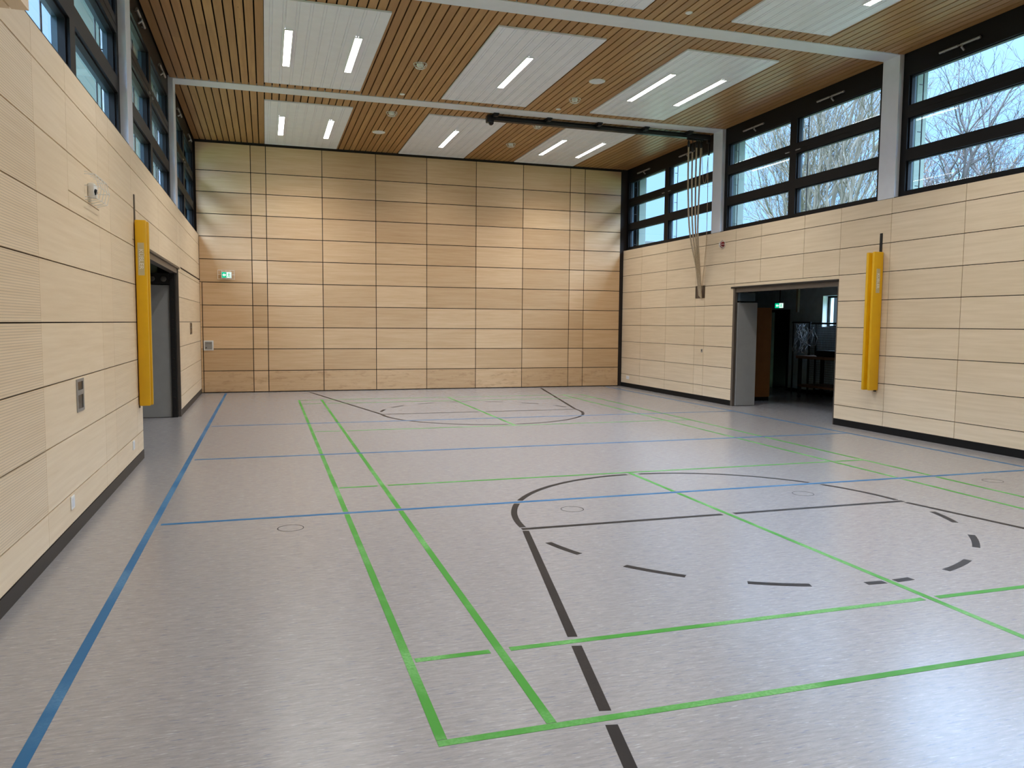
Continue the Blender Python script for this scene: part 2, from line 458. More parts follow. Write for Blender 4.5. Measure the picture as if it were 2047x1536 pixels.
# back
mb = MB()
bx = [-1.347, -0.268, 0.046, 1.238, 2.422, 3.596, 4.778, 5.943, 7.153, 7.54, 8.515]
bz = [0.012, 0.479, 0.957, 1.431, 1.905, 2.398, 2.892, 3.376, 3.855, 4.32, 4.768, 5.355]
for i, (a, b) in enumerate(zip(bx[:-1], bx[1:])):
    for j, (c, d) in enumerate(zip(bz[:-1], bz[1:])):
        x0 = a
        if i == 0: x0 = -1.385 if c > 3.37 else a
        t = tone()
        if i == 0 and d < 2.41:
            mb.box(x0+0.004, -1.306, YB, YB+0.02, c+0.004, d-0.004, t); x0 = -1.298
        mb.box(x0+0.008, b-0.008, YB, YB+0.02, c+0.008, d-0.008, t)
wb = struct(mb.build('wall_back', M_back))
mb = MB(); mb.box(-1.75, 9.1, YB+0.021, YB+0.2, 0, 5.7); mb.build('wall_backing', M_groove, wb)
# wall behind the camera
mb = MB()
for k in range(8):
    for c, d in zip(bz[:-1], bz[1:]): mb.box(XL+k*1.244+0.004, XL+(k+1)*1.244-0.004, YN-0.02, YN, c+0.004, d-0.004, tone())
wn = struct(mb.build('wall_near', M_back)); mb = MB(); mb.box(-1.75, 9.1, YN-0.2, YN-0.021, 0, 5.7); mb.build('wall_backing', M_groove, wn)
# skirtings
mb = MB(); mb.box(XL-0.016, XL+0.004, YN, OL[0], 0.0, 0.098); mb.box(XL-0.016, XL+0.004, OL[1], YB, 0.0, 0.098)
struct(mb.build('baseboard_left', M_skirt_l))
mb = MB(); mb.box(XR-0.004, XR+0.016, OR[1], YB, 0.0, 0.098); mb.box(XR-0.004, XR+0.016, YN, OR[0], 0.0, 0.098)
struct(mb.build('baseboard_right', M_black))

# ------------------------------------------------------------------ ceiling
mb = MB(); x = 0.045-12*0.12; k = 0
while x < 8.70:
    cuts = sorted(rnd.uniform(YN, YB) for _ in range(2)); ye = [YN]+cuts+[YB-0.01]
    for a, b in zip(ye[:-1], ye[1:]):
        mb.box(x, x+0.101, a, b-0.002, ZC, ZC+0.03, tone())
    x += 0.12
ce = struct(mb.build('ceiling', M_plank))
mb = MB(); mb.box(-1.42, 8.75, YN-0.1, YB+0.15, ZC+0.0305, ZC+0.16); mb.build('ceiling_backing', M_gap, ce)
mb = MB(); mb.box(-2.40, 9.75, YN-0.3, 22.5, 5.60, 5.95)
for k in range(9): mb.box(-2.40+0.115*k, -2.40+0.115*k+0.105, YN-0.3, 22.5, 5.575, 5.60)
roof = struct(mb.build('roof', M_soffit))

# portal frames
fr = 0
for y0, y1 in ((13.77, 14.10), (9.25, 9.57), (4.70, 5.02), (0.15, 0.47)):
    fr += 1; m = MB()
    m.cbox(XL-0.02, XR+0.02, y0, y1, 5.388, 5.60, 0.004)
    o = struct(m.build('trim_%d' % fr, M_steel_w))
    for xa, xb in ((XL-0.24, XL), (XR, XR+0.24)):
        m = MB(); m.cbox(xa, xb, y0, y1, LEDGE, 5.60, 0.004); m.build('column', M_steel_w, o)

# white panels and lamps
def panel(x0, x1, y0, y1, label):
    o = thing('ceiling_panel', label, 'ceiling panel', ((x0+x1)/2, (y0+y1)/2, ZC), 'white ribbed ceiling panels')
    m = MB(); z = ZC-0.018; wd = x1-x0; prof = [(x0, ZC), (x0, z), (x0+0.03, z)]
    n = 9; p = (wd-0.06)/n
    for i in range(n):
        xx = x0+0.03+p*i
        for dx in (0.028, 0.062):
            prof += [(xx+dx-0.006, z), (xx+dx-0.003, z+0.007), (xx+dx+0.003, z+0.007), (xx+dx+0.006, z)]
    prof += [(x1-0.03, z), (x1, z), (x1, ZC)]
    b = len(m.v); nn = len(prof)
    for yy in (y0, y1): m.v += [(px, yy, pz) for px, pz in prof]
    for i in range(nn-1): m.face([b+i, b+i+1, b+nn+i+1, b+nn+i])
    m.face([b+i for i in range(nn)]); m.face([b+nn+i for i in range(nn)][::-1])
    m.build('panel_sheet', M_white, o)
    m = MB(); t = 0.012
    m.box(x0-t, x0, y0-t, y1+t, ZC-0.022, ZC-0.0005); m.box(x1, x1+t, y0-t, y1+t, ZC-0.022, ZC-0.0005)
    m.box(x0, x1, y0-t, y0, ZC-0.022, ZC-0.0005); m.box(x0, x1, y1, y1+t, ZC-0.022, ZC-0.0005)
    m.build('edge_frame', M_white, o)
def lamp(xc, yc, label):
    o = thing('ceiling_light', label, 'ceiling light', (xc, yc, ZC-0.018), 'LED strip lights in the white ceiling panels')
    m = MB(); a, b, t = 0.058, 0.765, 0.010; z0, z1 = ZC-0.032, ZC-0.0185
    m.box(xc-a, xc-a+t, yc-b, yc+b, z0, z1); m.box(xc+a-t, xc+a, yc-b, yc+b, z0, z1)
    m.box(xc-a+t, xc+a-t, yc-b, yc-b+t, z0, z1); m.box(xc-a+t, xc+a-t, yc+b-t, yc+b, z0, z1)
    m.build('housing', M_whitepl, o)
    m = MB(); m.box(xc-a+t, xc+a-t, yc-b+t, yc+b-t, ZC-0.029, ZC-0.0186); m.build('diffuser', M_lamp, o)
    if 'led' not in bpy.data.lights:
        ld = bpy.data.lights.new('led', 'AREA'); ld.shape = 'RECTANGLE'; ld.size = 0.092; ld.size_y = 1.5
        ld.energy = LAMP_POWER; ld.color = LAMP_COLOR; ld.spread = math.radians(LAMP_SPREAD)
    lo = bpy.data.objects.new('led_light', bpy.data.lights['led']); C.collection.objects.link(lo)
    lo.parent = o; lo.location = (0, 0, -0.013)
rowsP = [(14.58, 18.05, 'nearest the back wall'), (10.03, 13.48, 'in front of the black rope rail beam'), (5.45, 8.93, 'in the row nearer the viewer'), (0.9, 4.35, 'overhead beside the viewer')]
colsP = [(0.045, 1.535, 'left', (0.345, 1.25)), (2.935, 4.425, 'middle', (3.685,)), (5.68, 7.15, 'right', (5.99, 6.875))]
for y0, y1, rn in rowsP:
    for x0, x1, cn, lx in colsP:
        panel(x0, x1, y0, y1, 'white ribbed ceiling panel of the %s column, %s' % (cn, rn))
        for i, q in enumerate(lx):
            sd = ('left-hand lamp' if i == 0 else 'right-hand lamp') if len(lx) == 2 else 'single lamp'
            lamp(q, (y0+y1)/2+0.01, '%s in the %s white panel %s' % (sd, cn, rn))

# detectors, speakers, sensors on the ceiling
det = [(2.25, 11.865, 'left, before the rope rail beam'), (2.26, 14.707, 'left, just behind the beam'), (5.10, 12.81, 'right, before the rope rail beam'),
       (5.085, 14.68, 'right, just behind the beam'), (5.07, 16.39, 'right, nearest the back wall')]
for x, y, lb in det:
    o = thing('smoke_detector', 'round white detector in wire guard on the ceiling, ' + lb, 'detector', (x, y, ZC), 'guarded detectors on the ceiling')
    m = MB(); m.lathe([(0.052, 0), (0.052, 0.02), (0.04, 0.045), (0.02, 0.05)], (0, 0, -1), (x, y, ZC), 20); m.build('detector_body', M_whitepl, o, True)
    m = MB(); R = 0.10
    m.tube([(x+R*math.cos(t*math.pi/12), y+R*math.sin(t*math.pi/12), ZC-0.004) for t in range(25)], 0.004, 5)
    m.tube([(x+R*.6*math.cos(t*math.pi/12), y+R*.6*math.sin(t*math.pi/12), ZC-0.062) for t in range(25)], 0.0035, 5)
    for k in range(4):
        c, s = math.cos(k*math.pi/4), math.sin(k*math.pi/4)
        m.tube([(x+R*c*math.cos(a), y+R*s*math.cos(a), ZC-0.004-0.072*math.sin(a)) for a in [math.pi*i/10 for i in range(11)]], 0.0035, 5)
    m.build('wire_guard', M_whitepl, o, True)
for x, y, lb in ((2.236, 16.27, 'left of the middle panel near the back wall'), (5.06, 11.77, 'right of the middle panel before the rope rail')):
    o = thing('ceiling_speaker', 'flat round white loudspeaker ' + lb, 'loudspeaker', (x, y, ZC), 'round ceiling loudspeakers')
    m = MB(); m.lathe([(0.13, 0), (0.13, 0.008), (0.118, 0.014), (0.110, 0.010)], (0, 0, -1), (x, y, ZC), 36); m.build('rim', M_whitepl, o, True)
    m = MB(); m.lathe([(0.108, 0.0105), (0.05, 0.0125), (0.002, 0.013)], (0, 0, -1), (x, y, ZC), 36); m.build('grille', M_steel_w, o, True)
for x, y, lb in ((2.25, 13.482, 'left of middle panel before the beam'), (5.056, 13.488, 'right of middle panel before the beam'), (5.03, 8.886, 'at the top edge beyond the nearer beam')):
    m = MB(); m.lathe([(0.045, 0), (0.045, 0.006), (0.030, 0.016), (0.01, 0.018)], (0, 0, -1), (x, y, ZC), 20)
    tag(m.build('ceiling_sensor', M_whitepl, None, True), 'flat white sensor on the ceiling ' + lb, 'sensor', 'small ceiling sensors')

# ------------------------------------------------------------------ windows
def window(idx, side, y0, y1):
    s = 1 if side == 'R' else -1
    X = XR if side == 'R' else XL
    xi, xo, xg = X+s*0.075, X+s*0.185, X+s*0.150
    m = MB(); ym = (y0+y1)/2; P = 0.11; MW = 0.09
    zs = [(3.478, 3.905), (4.065, 4.50), (4.67, 5.085)]
    bars = [(LEDGE-0.003, 3.478), (3.905, 4.065), (4.50, 4.67), (5.085, 5.44)]
    xm = xg+s*0.008; mo = MB()
    for q, xa, xb in ((m, xi, xm), (mo, xm+s*0.0002, xo+s*0.02)):
        for a, b in bars: q.box(xa, xb, y0+P, ym-MW, a, b); q.box(xa, xb, ym+MW, y1-P, a, b)
        for a, b in ((y0, y0+P), (ym-MW, ym+MW), (y1-P, y1)): q.box(xa, xb, a, b, LEDGE-0.003, 5.44)
    # casement rebates, a step behind the inner face
    for ya, yb in ((y0+P, ym-MW), (ym+MW, y1-P)):
        for za, zb in zs:
            t = 0.022
            m.box(xi+s*0.03, xg+s*0.008, ya, ya+t, za, zb); m.box(xi+s*0.03, xg+s*0.008, yb-t, yb, za, zb)
            m.box(xi+s*0.03, xg+s*0.008, ya+t, yb-t, za, za+0.014); m.box(xi+s*0.03, xg+s*0.008, ya+t, yb-t, zb-0.014, zb)
        m.box(xi-s*0.004, xi, ya, yb, 4.575, 4.583)
    # lining between frame and column, and sill board
    m.box(X+s*0.0, xi, y0, y1, LEDGE-0.0035, LEDGE+0.004)
    wn = struct(m.build('window_%d' % idx, M_blackframe))
    mo.build('outer_frame', M_slate, wn)
    for ya, yb in ((y0+P, ym-MW), (ym+MW, y1-P)):
        for za, zb in zs:
            g = MB(); g.box(xg, xg+s*0.006, ya+0.02, yb-0.02, za+0.012, zb-0.012); g.build('pane', M_glass, wn)
        yc = (ya+yb)/2+0.10; r = MB(); xb = xi-s*0.03
        r.tube([(xb, yc-0.31, 5.215), (xb, yc-0.02, 5.215)], 0.017, 10); r.tube([(xb, yc+0.02, 5.215), (xb, yc+0.32, 5.215)], 0.017, 10)
        r.tube([(xb, yc-0.02, 5.215), (xb, yc+0.02, 5.215)], 0.010, 8)
        for d in (-0.25, 0.27): r.box(xb-s*0.005, xi, yc+d-0.015, yc+d+0.015, 5.205, 5.225)
        ar = r.build('window_opener', M_alu, wn, True)
        r = MB(); r.tube([(xb, yc-0.045, 5.21), (xb-s*0.02, yc-0.045, 5.175), (xi-s*0.005, yc-0.045, 5.14)], 0.014, 8); r.build('opener_arm', M_alu, ar, True)
        r = MB(); yl = yb-0.05 if ya < ym-0.5 else ya+0.05
        r.box(xi-s*0.014, xi, yl-0.06, yl+0.06, 4.545, 4.560); r.build('latch', M_alu, wn)
        r = MB(); xr = xo+s*0.07; yr = yb-0.075
        r.tube([(xr, yr, 3.3), (xr, yr, 5.5)], 0.008, 8)
        for zz in (3.55, 4.3, 4.95): r.box(xo, xr, yr-0.005, yr+0.005, zz-0.005, zz+0.005)
        r.build('blind_guide_rod', M_rail, wn)
bays = [(14.10, YB-0.005), (9.57, 13.77), (5.02, 9.25), (0.47, 4.70)]
n = 0
for sd in ('R', 'L'):
    for a, b in bays:
        n += 1; window(n, sd, a, b)

# outside walls below the windows, outer piers
fr = 10
for y0, y1 in ((18.05, 18.45), (13.80, 14.10), (9.28, 9.56), (4.73, 5.0)):
    for xa, xb in ((XR+0.36, XR+0.54), (XL-0.62, XL-0.26)):
        fr += 1; m = MB(); m.box(xa, xb, y0, y1, -0.1, 5.575); struct(m.build('trim_%d' % fr, M_ext))

# ------------------------------------------------------------------ wall openings
# right: lifting door into the dark store
m = MB()
m.cbox(XR-0.022, XR+0.03, OR[0], OR[1]+0.10, 2.268, 2.302, 0.008)
d1 = struct(m.build('door_1', M_rail))
m = MB(); m.box(XR+0.005, XR+0.10, OR[0], OR[1], 2.19, 2.266); m.build('door_head', M_bronze, d1)
m = MB(); m.box(XR-0.006, XR+0.045, OR[1]-0.035, OR[1]+0.03, 0, 2.268); m.build('door_jamb', M_bronze, d1)
m = MB(); m.box(XR, XR+0.12, OR[0]-0.001, OR[0]+0.02, 0, 2.19); m.build('door_jamb', M_bronze, d1)
m = MB(); m.cbox(XR+0.055, XR+0.49, OR[1]-0.05, OR[1]-0.015, 0.008, 2.0, 0.004); m.build('door_side_leaf', M_greypanel, d1)
m = MB(); m.box(XR+0.06, XR+0.40, OR[1]-0.10, OR[1]-0.015, 2.03, 2.185); m.build('counterweight_box', plain('blue_grey_steel', lin(70, 84, 92), 0.5), d1)
# left
m = MB(); m.cbox(XL-0.03, XL+0.022, OL[0], OL[1]+0.10, 2.395, 2.43, 0.008)
d2 = struct(m.build('door_2', M_bronze))
m = MB(); m.box(XL-0.10, XL-0.005, OL[0], OL[1], 2.32, 2.393); m.build('door_head', M_bronze, d2)
m = MB(); m.box(XL-0.032, XL+0.008, OL[1]-0.04, OL[1]+0.03, 0, 2.393); m.build('door_jamb', M_bronze, d2)
m = MB(); m.box(XL-0.115, XL-0.034, OL[1]-0.13, OL[1]-0.02, 0, 2.32); m.build('door_rail', M_rail, d2)
m = MB()
for k in range(14): m.lathe([(0.016, 0), (0.012, 0.006)], (0, -1, 0), (XL-0.075, OL[1]-0.13, 0.16+0.158*k), 10)
m.build('rail_bolts', M_groove, d2)
m = MB(); m.cbox(XL-0.70, XL-0.118, OL[1]-0.10, OL[1]-0.06, 0.006, 2.13, 0.004); m.build('door_side_leaf', M_greypanel, d2)
m = MB(); m.box(XL-0.72, XL-0.118, OL[1]-0.14, OL[1]-0.02, 2.14, 2.315); m.build('counterweight_box', M_rail, d2)
m = MB()
for k in range(3): m.lathe([(0.045, 0), (0.045, 0.012), (0.03, 0.02)], (0, -1, 0), (XL-0.20-0.17*k, OL[1]-0.14, 2.225), 18)
m.build('roller', M_bronze, d2, True)

# left store shell
m = MB(); m.box(-4.6, XL-0.30, 14.0, 14.15, 0, 2.8); m.box(-4.6, XL-0.3, 9.35, 9.5, 0, 2.8); m.box(-4.75, -4.6, 9.35, 14.15, 0, 2.8)
struct(m.build('wall_store_left', M_darkwall))
m = MB(); m.box(-4.75, XL-0.30, 9.35, 14.15, 2.6, 2.8); struct(m.build('ceiling_store_left', plain('timber_soffit', lin(120, 88, 62), 0.7)))

# right store: walls, window, exit sign, contents
SX = 12.0
m = MB()
wy0, wy1, wz0, wz1 = 13.75, 14.88, 1.53, 2.24
m.box(SX, SX+0.30, 9.5, wy0, 0, 2.75); m.box(SX, SX+0.30, wy1, 16.03, 0, 2.75); m.box(SX, SX+0.30, 16.03, 17.03, 1.95, 2.75); m.box(SX, SX+0.30, 17.03, 18.3, 0, 2.75)
m.box(SX, SX+0.30, wy0, wy1, 0, wz0); m.box(SX, SX+0.30, wy0, wy1, wz1, 2.75)
m.box(XR+0.12, SX+0.3, 18.15, 18.3, 0, 2.75); m.box(XR+0.12, SX+0.3, 9.5, 9.65, 0, 2.75)
struct(m.build('wall_store_right', M_darkwall)); m = MB()
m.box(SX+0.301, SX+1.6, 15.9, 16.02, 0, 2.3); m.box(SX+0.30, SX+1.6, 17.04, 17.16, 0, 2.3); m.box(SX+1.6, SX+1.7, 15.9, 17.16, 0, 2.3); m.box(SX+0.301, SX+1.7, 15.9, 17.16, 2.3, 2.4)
struct(m.build('wall_corridor', M_black))  # corridor walls coloured black to stand in for its darkness
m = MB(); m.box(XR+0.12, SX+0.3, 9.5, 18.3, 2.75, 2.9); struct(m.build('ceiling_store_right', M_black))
m = MB(); m.box(SX+0.005, SX+0.04, wy0-0.0, wy0+0.04, wz0, wz1)
t = 0.045
m.box(SX+0.13, SX+0.18, wy0, wy0+t, wz0, wz1); m.box(SX+0.13, SX+0.18, wy1-t, wy1, wz0, wz1); m.box(SX+0.13, SX+0.18, wy0+t, wy1-t, wz0, wz0+t); m.box(SX+0.13, SX+0.18, wy0+t, wy1-t, wz1-t, wz1)
wn9 = struct(m.build('window_9', M_blackframe))
m = MB(); m.box(SX+0.15, SX+0.156, wy0+t, wy1-t, wz0+t, wz1-t); m.build('pane', M_glass, wn9)
m = MB(); m.box(SX-0.006, SX+0.128, wy1-0.012, wy1-0.0005, wz0, wz1); m.box(SX-0.006, SX+0.128, wy0+0.045, wy1-0.013, wz0+0.0005, wz0+0.012)
m.build('window_sill', M_whitepl, wn9)
m = MB(); m.box(SX-0.02, SX+0.02, 16.03, 16.09, 0, 1.95); m.box(SX-0.02, SX+0.02, 16.97, 17.03, 0, 1.95); m.box(SX-0.02, SX+0.02, 16.09, 16.97, 1.89, 1.95)
struct(m.build('door_3', M_blackframe))
struct(MB().box(SX-0.012, SX, 9.65, 16.03, 0, 0.08).build('baseboard_store', M_black))

def pictogram(y_, x0, x1, z0, z1, parent, arrow_left=True, ax='y'):
    """escape sign facing -axis: arrow half green, figure half white"""
    P = (lambda u, v, d: (u, y_-d, v)) if ax == 'y' else (lambda u, v, d: (y_-d, u, v))
    w_, h_ = x1-x0, z1-z0; axis = 1 if ax == 'y' else 0
    U = lambda u: x0+u*w_
    V = lambda v: z0+v*h_
    m = MB(); m.poly([P(U(0), V(0), 0.0), P(U(.53), V(0), 0.0), P(U(.53), V(1), 0.0), P(U(0), V(1), 0.0)], -0.002, axis)
    m.build('green_field', M_signg, parent)
    m = MB(); m.poly([P(U(.53), V(0), 0.0), P(U(1), V(0), 0.0), P(U(1), V(1), 0.0), P(U(.53), V(1), 0.0)], -0.002, axis)
    m.build('white_field', M_signw, parent)
    m = MB()
    ar = [(.10, .5), (.28, .85), (.28, .64), (.45, .64), (.45, .36), (.28, .36), (.28, .15)]
    m.poly([P(U(a), V(b), 0.0022) for a, b in ar], -0.001, axis); m.build('arrow', M_signw, parent)
    m = MB(); D = 0.0022
    hd = [(.765+.028*math.cos(k*math.pi/5), .82+.075*math.sin(k*math.pi/5)) for k in range(10)]
    m.poly([P(U(a), V(b), D) for a, b in hd], -0.001, axis)
    for q in ([(.73, .74), (.80, .74), (.79, .44), (.73, .44)], [(.73, .72), (.64, .56), (.665, .50), (.75, .63)], [(.79, .72), (.87, .58), (.85, .53), (.77, .62)],
              [(.73, .46), (.68, .27), (.60, .25), (.60, .17), (.71, .18), (.77, .42)], [(.76, .46), (.84, .30), (.90, .10), (.86, .08), (.79, .26), (.73, .40)]):
        m.poly([P(U(a), V(b), D) for a, b in q], -0.001, axis)
    m.build('running_figure', M_signg, parent)

sg = thing('exit_sign', 'green glowing escape sign hanging on a rod in the dark store', 'exit sign', (11.7, 16.1, 1.97))
pictogram(11.688, 16.19, 15.88, 1.985, 2.095, sg, ax='x')
m = MB(); m.cbox(11.69, 11.72, 15.87, 16.20, 1.975, 2.105, 0.004); m.build('sign_box', M_whitepl, sg)
m = MB(); m.tube([(11.705, 16.03, 2.10), (11.705, 16.03, 2.75)], 0.012, 8); m.build('hanging_rod', M_rail, sg)

cb = thing('cupboard', 'brown wooden cupboard just inside the dark store beside the grey leaf', 'cupboard', (9.85, 14.1, 0))
m = MB(); m.cbox(9.66, 10.02, 13.98, 14.9, 0.08, 1.93, 0.004); m.build('carcass', M_orangewood, cb)
m = MB(); m.box(9.67, 10.01, 13.99, 14.89, 0, 0.08); m.build('plinth', M_black, cb)
m = MB(); m.cbox(10.02, 10.04, 14.0, 14.88, 0.09, 1.92, 0.003); m.build('door', M_orangewood, cb)
# pale hanging bar
m = MB(); m.box(11.0, 11.05, 14.44, 14.50, 1.86, 2.75); tag(m.build('hanging_bar', plain('pale_ash_bar', lin(150, 140, 120), 0.6)), 'pale wooden bar hanging down from the ceiling of the dark store', 'bar')

# vaulting box, trolley, ball cage with white cords in the store
vb = thing('equipment_trolley', 'dark wooden equipment trolley standing in the dark store', 'trolley', (11.3, 13.8, 0))
m = MB(); m.cbox(11.0, 11.7, 13.15, 14.45, 0.86, 0.92, 0.01); m.build('table_top', M_trolley, vb)
for yy in (13.23, 14.37):
    for xx in (11.06, 11.64):
        m = MB(); m.box(xx-0.03, xx+0.03, yy-0.03, yy+0.03, 0.09, 0.86); m.build('leg', M_rail, vb)
        m = MB(); m.lathe([(0.045, -0.015), (0.045, 0.015)], (1, 0, 0), (xx, yy, 0.046), 14); m.build('wheel', M_rail, vb)
m = MB(); m.cbox(11.03, 11.67, 13.2, 14.4, 0.25, 0.30, 0.005); m.build('lower_shelf', M_trolley, vb)
bc = thing('ball_cage', 'black wire mesh cage with a top rail below the store window', 'cage', (11.8, 14.3, 0))
m = MB()
for zz in (0.1, 1.62):
    m.tube([(11.76, 13.6, zz), (11.76, 15.0, zz)], 0.02, 8); m.tube([(11.95, 13.6, zz), (11.95, 15.0, zz)], 0.02, 8)
for yy in (13.6, 15.0):
    for xx in (11.76, 11.95): m.tube([(xx, yy, 0.0), (xx, yy, 1.62)], 0.02, 8)
m.build('cage_frame', M_rail, bc)
m = MB()
for k in range(28): m.tube([(11.76, 13.6+0.05*k, 0.1), (11.76, 13.6+0.05*k, 1.62)], 0.003, 4, False)
for k in range(26): m.tube([(11.76, 13.6, 0.3+0.05*k), (11.76, 15.0, 0.3+0.05*k)], 0.003, 4, False)
m.build('wire_mesh', M_mesh, bc)
r2 = random.Random(5)
m = MB()
for k in range(9):
    top = 15.04+r2.uniform(-.10, .14); sp_ = (k-4)*0.055; pts = []
    for i in range(13):
        t = i/12; pts.append((11.58+r2.uniform(-.05, .05), top+sp_*t*1.3+0.05*math.sin(7*t+2.1*k)+r2.uniform(-.02, .02), 1.60-0.66*t+0.02*math.sin(11*t+k)))
    m.tube(pts, 0.006, 5)
for k in range(4):                        # loops of cord thrown over the rail
    cy2 = 15.0-0.12*k; cz = 1.42-0.05*k
    m.tube([(11.56, cy2+(0.10+0.02*k)*math.cos(a_*0.5)+0.02*math.sin(3*a_), cz+0.17*math.sin(a_*0.5)) for a_ in range(13)], 0.007, 5)
m.tube([(11.56, 14.86-0.035*i+r2.uniform(-.012, .012), 1.12+0.055*i+r2.uniform(-.02, .02)) for i in range(8)], 0.008, 5)
tag(m.build('climbing_net', M_net), 'tangled white cord net hanging beside the cage in the dark store', 'net')
bh = MB(); bh.tube([(11.58, 14.72, 1.64), (11.58, 15.36, 1.64)], 0.018, 8); bh.tube([(11.58, 15.32, 0), (11.58, 15.32, 1.64)], 0.018, 8); bh.tube([(11.58, 14.76, 0.0), (11.58, 14.76, 1.64)], 0.018, 8)
tag(bh.build('net_stand', M_rail), 'black tube stand that carries the white cord net in the store', 'stand')
m = MB(); m.cbox(11.1, 11.55, 13.3, 13.95, 0.922, 1.05, 0.03); tag(m.build('folded_mat', M_black), 'black folded mat lying on the wooden trolley in the store', 'mat')

# ------------------------------------------------------------------ net post pads and rails
def text_mesh(body, size, loc, rot, mat, name, parent, depth=0.0015):
    cu = bpy.data.curves.new(name, 'FONT'); cu.body = body; cu.size = size; cu.extrude = depth; cu.align_x = 'CENTER'; cu.align_y = 'CENTER'
    to = bpy.data.objects.new(name, cu); C.collection.objects.link(to)
    dg = bpy.context.evaluated_depsgraph_get(); dg.update()
    me = bpy.data.meshes.new_from_object(to.evaluated_get(dg)); bpy.data.objects.remove(to)
    me.transform(Matrix.Translation(Vector(loc)) @ rot)
    me.materials.clear(); me.materials.append(mat)
    o = bpy.data.objects.new(name, me); C.collection.objects.link(o)
    if parent is not None:
        o.parent = parent; o.matrix_parent_inverse = Matrix.Translation(-parent.location)
    return o
def pad(X, s, lab, dn, df):
    yn, yf = 9.38, 9.53
    o = thing('post_pad', lab, 'pad', (X, 9.45, 0.63), 'yellow net post pads')
    m = MB(); m.cbox(X+s*0.012, X+s*dn, yn, yn+0.045, 0.625, 2.645, 0.012); m.build('near_board', M_yellow, o, True)
    m = MB(); m.cbox(X+s*0.012, X+s*df, yf-0.05, yf, 0.625, 2.64, 0.012); m.build('far_board', M_yellow, o, True)
    m = MB(); m.box(X+s*0.006, X+s*(dn-0.045), yn+0.046, yf-0.051, 0.65, 2.62); m.build('core', M_yellow, o)
    xm = X+s*dn*0.55; lw = 0.032
    m = MB(); m.box(xm-lw, xm+lw, yn-0.002, yn+0.001, 2.05, 2.40); lo = m.build('label_patch', M_label, o)
    rot = Matrix(((0, -1 if s > 0 else 1, 0, 0), (0, 0, -1, 0), (1 if s > 0 else -1, 0, 0, 0), (0, 0, 0, 1)))
    rot = Matrix(((0, 1, 0, 0), (0, 0, -1, 0), (-1, 0, 0, 0), (0, 0, 0, 1)))
    text_mesh('KÜBLER', 0.062, (xm, yn-0.003, 2.225), rot, M_letter, 'lettering', lo)
    m = MB(); m.box(X+s*0.0005, X+s*0.011, 9.43, 9.475, 0.60, 2.92)
    tag(m.build('net_rail', M_rail if s < 0 else M_bronze), 'thin dark steel net rail showing above the yellow pad on the %s wall' % ('left' if s > 0 else 'right'), 'rail', 'net rails behind the yellow pads')
pad(XL, 1, 'tall yellow padded board on the left wall beside the open doorway', 0.125, 0.138)
pad(XR, -1, 'tall yellow padded board on the right wall right of the dark store', 0.178, 0.19)

# ------------------------------------------------------------------ small wall fittings
# recessed door pull on the left wall
def recess_plate(y0, y1, z0, z1, lab, mat):
    o = thing('recessed_handle', lab, 'handle', (XL, (y0+y1)/2, (z0+z1)/2))
    t = 0.035; x1 = XL+0.006
    m = MB(); m.box(XL+0.0005, x1, y0, y0+t, z0, z1); m.box(XL+0.0005, x1, y1-t, y1, z0, z1); m.box(XL+0.0005, x1, y0+t, y1-t, z0, z0+t*.6); m.box(XL+0.0005, x1, y0+t, y1-t, z1-t*.6, z1)
    m.build('rim', mat, o)
    m = MB(); m.box(XL+0.0005, XL+0.0015, y0+t, y1-t, z0+t*.6, z1-t*.6); m.build('dark_cup', M_dark, o)
    m = MB(); zc = (z0+z1)/2+0.02; m.box(XL+0.002, XL+0.006, y0+t, y1-t, zc-0.018, zc+0.018); m.build('grip_bar', mat, o)
recess_plate(6.48, 6.72, 0.875, 1.12, 'grey recessed door pull low on the left wall, nearer the viewer', M_alu)
recess_plate(15.74, 16.10, 1.31, 1.53, 'dark recessed lock plate on the left wall beyond the open doorway', M_bronze)
for y, lab in ((6.235, 'white socket plate low on the left wall, nearer the viewer'), (8.97, 'white socket plate low on the left wall beside the doorway')):
    o = thing('wall_socket', lab, 'socket', (XL, y, 0.255), 'white sockets on the left wall')
    m = MB(); m.cbox(XL+0.0005, XL+0.009, y-0.05, y+0.05, 0.208, 0.302, 0.003); m.build('cover', M_whitepl, o)
    m = MB(); m.box(XL+0.009, XL+0.0105, y-0.03, y+0.03, 0.225, 0.285); m.build('insert', M_steel_w, o)
o = thing('wall_socket', 'small white socket low on the right wall near the back corner', 'socket', (XR, 17.78, 0.24))
m = MB(); m.cbox(XR-0.01, XR-0.0005, 17.70, 17.86, 0.20, 0.285, 0.003); m.build('cover', M_whitepl, o)
for d in (-0.035, 0.035):
    m = MB(); m.lathe([(0.022, 0), (0.022, 0.002)], (-1, 0, 0), (XR-0.01, 17.78+d, 0.242), 14); m.build('insert', M_steel_w, o)
